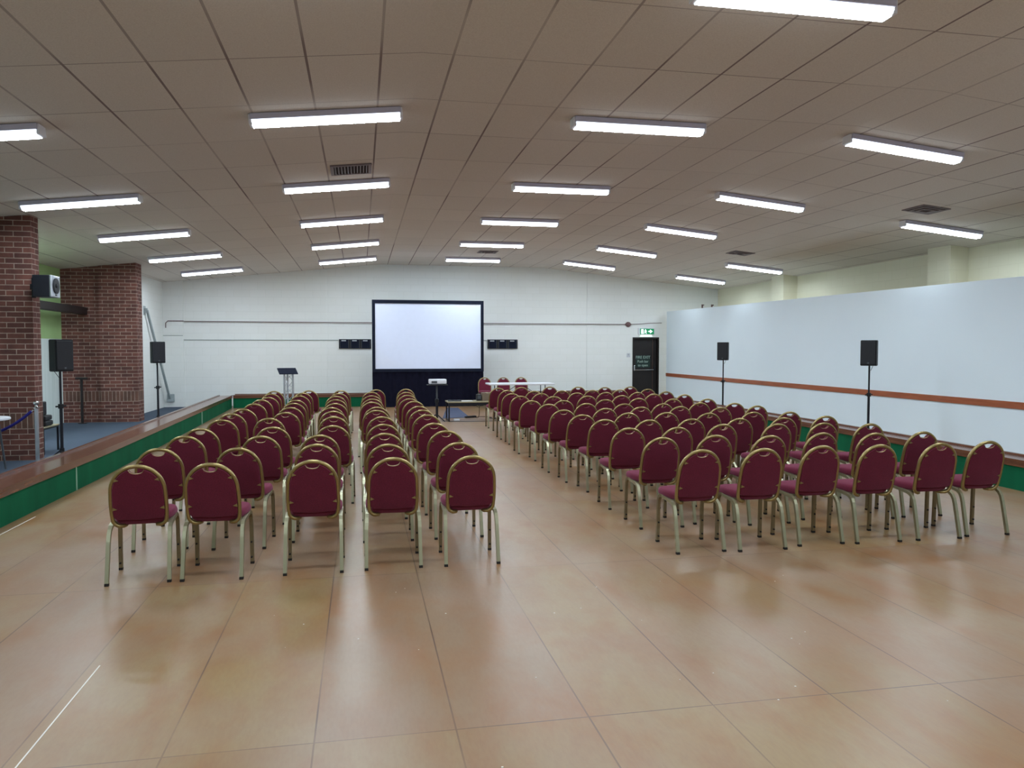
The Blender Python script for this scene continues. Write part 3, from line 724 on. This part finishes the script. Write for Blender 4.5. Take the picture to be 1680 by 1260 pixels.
MB().lathe([(.32,.705),(.335,.712),(.335,.735),(.325,.742)], n=32).build('table_top', M['white_plastic'], rt_, smooth=True)
for i in range(4):
    a = pi/4+i*pi/2; MB().tube([(.2*cos(a),.2*sin(a),.705),(.28*cos(a),.28*sin(a),0)], .014, 8).build('leg', M['grey_edge'], rt_)
lt = empty('low_side_table', (-5.25,13.75,0), label='low black framed table half hidden behind the near brick pier', cat='table')
MB().box(-.3,.29,-.32,.32,.415,.435,.002).build('table_top', M['table_edge'], lt)
for sx in (-.28,.27):
    for sy in (-.3,.3): MB().box(sx-.013,sx+.013,sy-.013,sy+.013,0,.415).build('leg', M['black_metal'], lt)
    MB().box(sx-.01,sx+.01,-.287,.287,.39,.414).build('side_bar', M['black_metal'], lt)
c1 = empty('black_case', (-5.14,13.72,.435), .0, 'lowest squat black case on the low table behind the near pier', 'case')
MB().box(-.2,.16,-.16,.16,.005,.085,.02).build('case_body', M['black_plastic'], c1); MB().box(-.02,.10,-.165,-.155,.05,.065).build('handle', M['grey_edge'], c1)
c2 = copy_tree(c1); c2.location = (-5.15,13.72,.52); c2.rotation_euler=(0,0,.04); c2['label'] = 'middle squat black case in the stack on the low table behind the pier'
c3 = empty('desk_speaker', (-5.12,13.72,.61), 0, 'tall black box topmost in the stack behind the near brick pier', 'case')
MB().box(-.12,.07,-.09,.09,0,.22,.015).build('cabinet', M['black_plastic'], c3); MB().box(-.09,.04,-.094,-.088,.03,.19,.003).build('front_grille', M['spk_grille'], c3)
tp = empty('tee_post', (-6.2,18.95,0), label='slim black post with a tee head against the far brick pier', cat='post')
MB().tube([(0,0,.01),(0,0,1.0)], .028, 10).build('post', M['dark_wood'], tp); MB().box(-.12,.12,-.04,.04,1.0,1.045,.004).build('tee_head', M['dark_wood'], tp); MB().lathe([(.09,0),(.09,.012)], n=18).build('base', M['dark_wood'], tp)
br = empty('diagonal_brace', (-5.42,23.8,0), label='grey diagonal steel brace across the white corner behind the left loudspeaker', cat='brace')
MB().tube([(-.02,0,.24),(-.11,-1.9,2.70)], .03, square=True).build('steel_member', M['steel_paint'], br)
MB().box(-.10,.10,-.04,.02,.16,.24,.003).box(-.10,.10,.0,.025,.16,.38).build('foot_plate', M['steel_paint'], br)
MB().box(-.185,-.17,-2.0,-1.8,2.58,2.82).build('head_plate', M['steel_paint'], br)
MB().box(-.17,-.10,-1.96,-1.86,2.64,2.76).build('head_block', M['steel_paint'], br)

# ------------------------------------------------------------------ back wall fittings
YW = YB
pz = lambda n, pts, r, lab, mat: MB().tube(pts, r, 8).build(n, mat, label=lab, cat='pipe')
M['pipe'] = simple('brown_painted_pipe', srgb(110,84,84), .6)
M['pipe_pale'] = simple('pale_conduit', srgb(150,158,158), .6)
pz('conduit_pipe', [(-5.52,YW-.085,2.30),(-5.52,YW-.085,2.44),(-5.46,YW-.085,2.50),(-5.04,YW-.085,2.50),(-5.02,YW-.05,2.49),(.5,YW-.05,2.485),(8.5,YW-.05,2.485)], .012, 'long brown pipe running high across the white back wall to the junction box', M['pipe'])
pz('conduit_pipe', [(8.56,YW-.02,2.49),(8.9,YW-.02,2.50),(9.3,YW-.02,2.53),(9.68,YW-.02,2.54)], .009, 'short thin brown cable from the junction box towards the partition above the exit sign', M['pipe'])
pz('conduit_pipe', [(-5.05,YW-.02,1.955),(-1.14,YW-.02,1.955),(-1.12,YW-.045,1.955),(-1.0,YW-.045,1.955),(-.98,YW-.02,1.955),(-.66,YW-.02,1.955)], .009, 'thin pale conduit on the back wall left of the left scoreboard', M['pipe_pale'])
pz('conduit_pipe', [(3.35,YW-.02,1.955),(3.88,YW-.02,1.955)], .009, 'very short pale conduit between screen and right scoreboard', M['pipe_pale'])
pz('conduit_pipe', [(-5.6,YW-.082,2.08),(-5.06,YW-.082,2.08)], .007, 'thin pale conduit in the left corner of the back wall', M['pipe_pale'])
j = empty('junction_box', (8.53,YW,2.485), label='dark round junction box on the back wall pipe left of the exit sign', cat='junction box')
MB().lathe([(.085,0),(.08,.05),(.05,.07)], (0,0,0), 16, Matrix.Rotation(pi/2,4,'X')).build('box', M['pipe'], j, smooth=True)
MB().box(-.10,.10,-.03,0,-.03,.03,.004).build('mounting_lug', M['pipe'], j)
def board(x, label):
    b = empty('wall_board', (x, YW, 1.70), label=label, cat='wall board')
    MB().box(-.48,.48,-.05,0,0,.285,.003).build('backing', M['black_plastic'], b)
    for i in range(3):
        c = -.48+.16+.32*i
        p = MB().box(c-.12,c+.12,-.062,-.048,.012,.27,.003).build('panel', M['frame_blk'], b)
        MB().box(c-.085,c+.05,-.066,-.0625,.225,.252).build('name_label', M['label_white'], p)
        for s in (-1,1): MB().box(c+s*.125-.004,c+s*.125+.004,-.064,-.05,.01,.27).build('edge_strip', M['grey_edge'], b)
board(-.165, 'black three panel wall board partly hidden by the screen, on its left')
board(4.38, 'black three panel wall board on the white wall right of the screen')
# small notice by the door
n = empty('wall_notice', (8.55,YW,1.42), label='small pale notice on the back wall left of the fire exit door', cat='notice')
MB().box(-.06,.06,-.008,0,0,.13).build('sheet', M['label_white'], n); MB().tube([(0,-.009,.06),(0,-.009,.11)], .01, 6).build('symbol', M['pipe_pale'], n)
for x, ww in ((11.10,'left'),(11.44,'right')):
    k2 = empty('wall_bracket', (x,YW,3.0), label='small dark bracket high in the far right corner, the %s one' % ww, cat='bracket')
    MB().box(-.02,.02,-.03,0,0,.16).build('plate', M['pipe'], k2); MB().box(-.01,.01,-.14,-.03,.12,.15).build('arm', M['pipe'], k2)

# fire exit door
dr = MB().box(DX0+.04,DX1-.04,YW+.10,YW+.15,.01,DZ-.04,.002).build('door_1', M['door_brown'], kind='structure')
f = MB(); f.box(DX0,DX0+.045,YW-.015,YW+.2,0,DZ); f.box(DX1-.045,DX1,YW-.015,YW+.2,0,DZ); f.box(DX0+.045,DX1-.045,YW-.015,YW+.2,DZ-.045,DZ); f.build('door_frame', M['dark_wood'], dr)
MB().box(DX1-.19,DX1-.175,YW+.085,YW+.10,.02,DZ-.05).build('meeting_strip', M['tan_strip'], dr)
pb = MB(); pb.tube([(DX0+.08,YW+.05,1.0),(DX1-.12,YW+.05,1.01)], .014, 8); pbo = pb.build('push_bar', M['chrome'], dr)
MB().box(DX0+.05,DX0+.10,YW+.03,YW+.10,.98,1.16,.006).build('latch_case', M['chrome'], dr); MB().box(DX1-.16,DX1-.11,YW+.03,YW+.10,.98,1.12,.006).build('hinge_case', M['black_metal'], dr)
def text(s, size, loc, mat, parent, name, scx=1):
    cu = bpy.data.curves.new('t','FONT'); cu.body = s; cu.size = size; cu.align_x = 'CENTER'; cu.extrude = .002
    to = bpy.data.objects.new('t', cu); COL.objects.link(to)
    dg = bpy.context.evaluated_depsgraph_get(); me = bpy.data.meshes.new_from_object(to.evaluated_get(dg))
    bpy.data.objects.remove(to)
    me.materials.clear(); me.materials.append(mat); o = bpy.data.objects.new(name, me); COL.objects.link(o)
    o.rotation_euler = (pi/2,0,0); o.scale = (scx,1,1); o.location = loc
    if parent: o.parent = parent
    return o
dsn = empty('door_sign', (9.085,YW+.098,1.14), label='dark green FIRE EXIT Push bar to open notice on the brown door', cat='sign')
M['notice_green'] = simple('notice_dark_green', srgb(14,44,40), .5)
MB().box(-.25,.25,-.006,0,-.06,.34,.002).build('notice_plate', M['notice_green'], dsn)
text('FIRE EXIT', .128, (0,-.008,.235), M['letter'], dsn, 'lettering', .95)
text('Push bar', .115, (0,-.008,.105), M['letter'], dsn, 'lettering', .95)
text('to open', .115, (0,-.008,-.02), M['letter'], dsn, 'lettering', .95)
# exit sign above the door
ex = empty('exit_sign', (9.15,YW,2.15), label='lit green exit sign with white figure and arrow above the brown door', cat='sign')
MB().box(-.27,.27,-.07,0,0.0,.215,.004).build('sign_body', M['white_plastic'], ex)
MB().box(-.235,.245,-.078,-.071,.02,.20).build('sign_face', M['sign_green'], ex)
m = MB(); m.box(-.20,-.115,-.083,-.079,.035,.185); m.build('door_symbol', M['sign_white'], ex)
m = MB(); m.box(-.065,-.035,-.083,-.079,.15,.18)
m.prism([(-.075,.14),(-.02,.145),(-.0,.10),(-.02,.095),(-.03,.115),(-.035,.085),(-.01,.06),(-.01,.035),(-.03,.035),(-.035,.055),(-.06,.075),(-.09,.04),(-.105,.05),(-.07,.09),(-.065,.12),(-.085,.11),(-.095,.12)], lambda x,z:(x,-.083,z), lambda x,z:(x,-.079,z))
m.build('running_figure', M['sign_white'], ex)
m = MB(); m.prism([(.05,.09),(.11,.09),(.11,.045),(.20,.11),(.11,.175),(.11,.13),(.05,.13)], lambda x,z:(x,-.083,z), lambda x,z:(x,-.079,z)); m.build('arrow', M['sign_white'], ex)
m = MB(); m.prism([(-.17,-.002),(.15,-.002),(.20,-.06),(-.22,-.06)], lambda x,z:(x,-.065,z), lambda x,z:(x,-.005,z)); m.build('lamp_strip', M['sign_white'], ex)

# ------------------------------------------------------------------ floor marks
MB().box(-.0035,.0035,0,1.75,.0005,.0015).build('floor_tape', M['tape'], label='thin white line on the wooden floor at the bottom left', cat='floor marking', loc=(-1.375,2.62,0))
MB().box(-.005,.005,0,1.1,.0005,.0015).build('floor_tape', M['tape'], label='thin white line on the floor next to the left green board', cat='floor marking', loc=(-3.22,7.35,0))
random.seed(3); m = MB()
for i in range(26):
    x = random.uniform(-.6,3.2); y = random.uniform(2.9,5.4); s = random.uniform(.002,.0045)
    m.box(x-s,x+s,y-s*.8,y+s*.8,.0003,.0022)
m.build('paper_crumbs', M['tape'], kind='stuff', label='tiny white paper crumbs scattered on the near wooden floor', cat='litter')
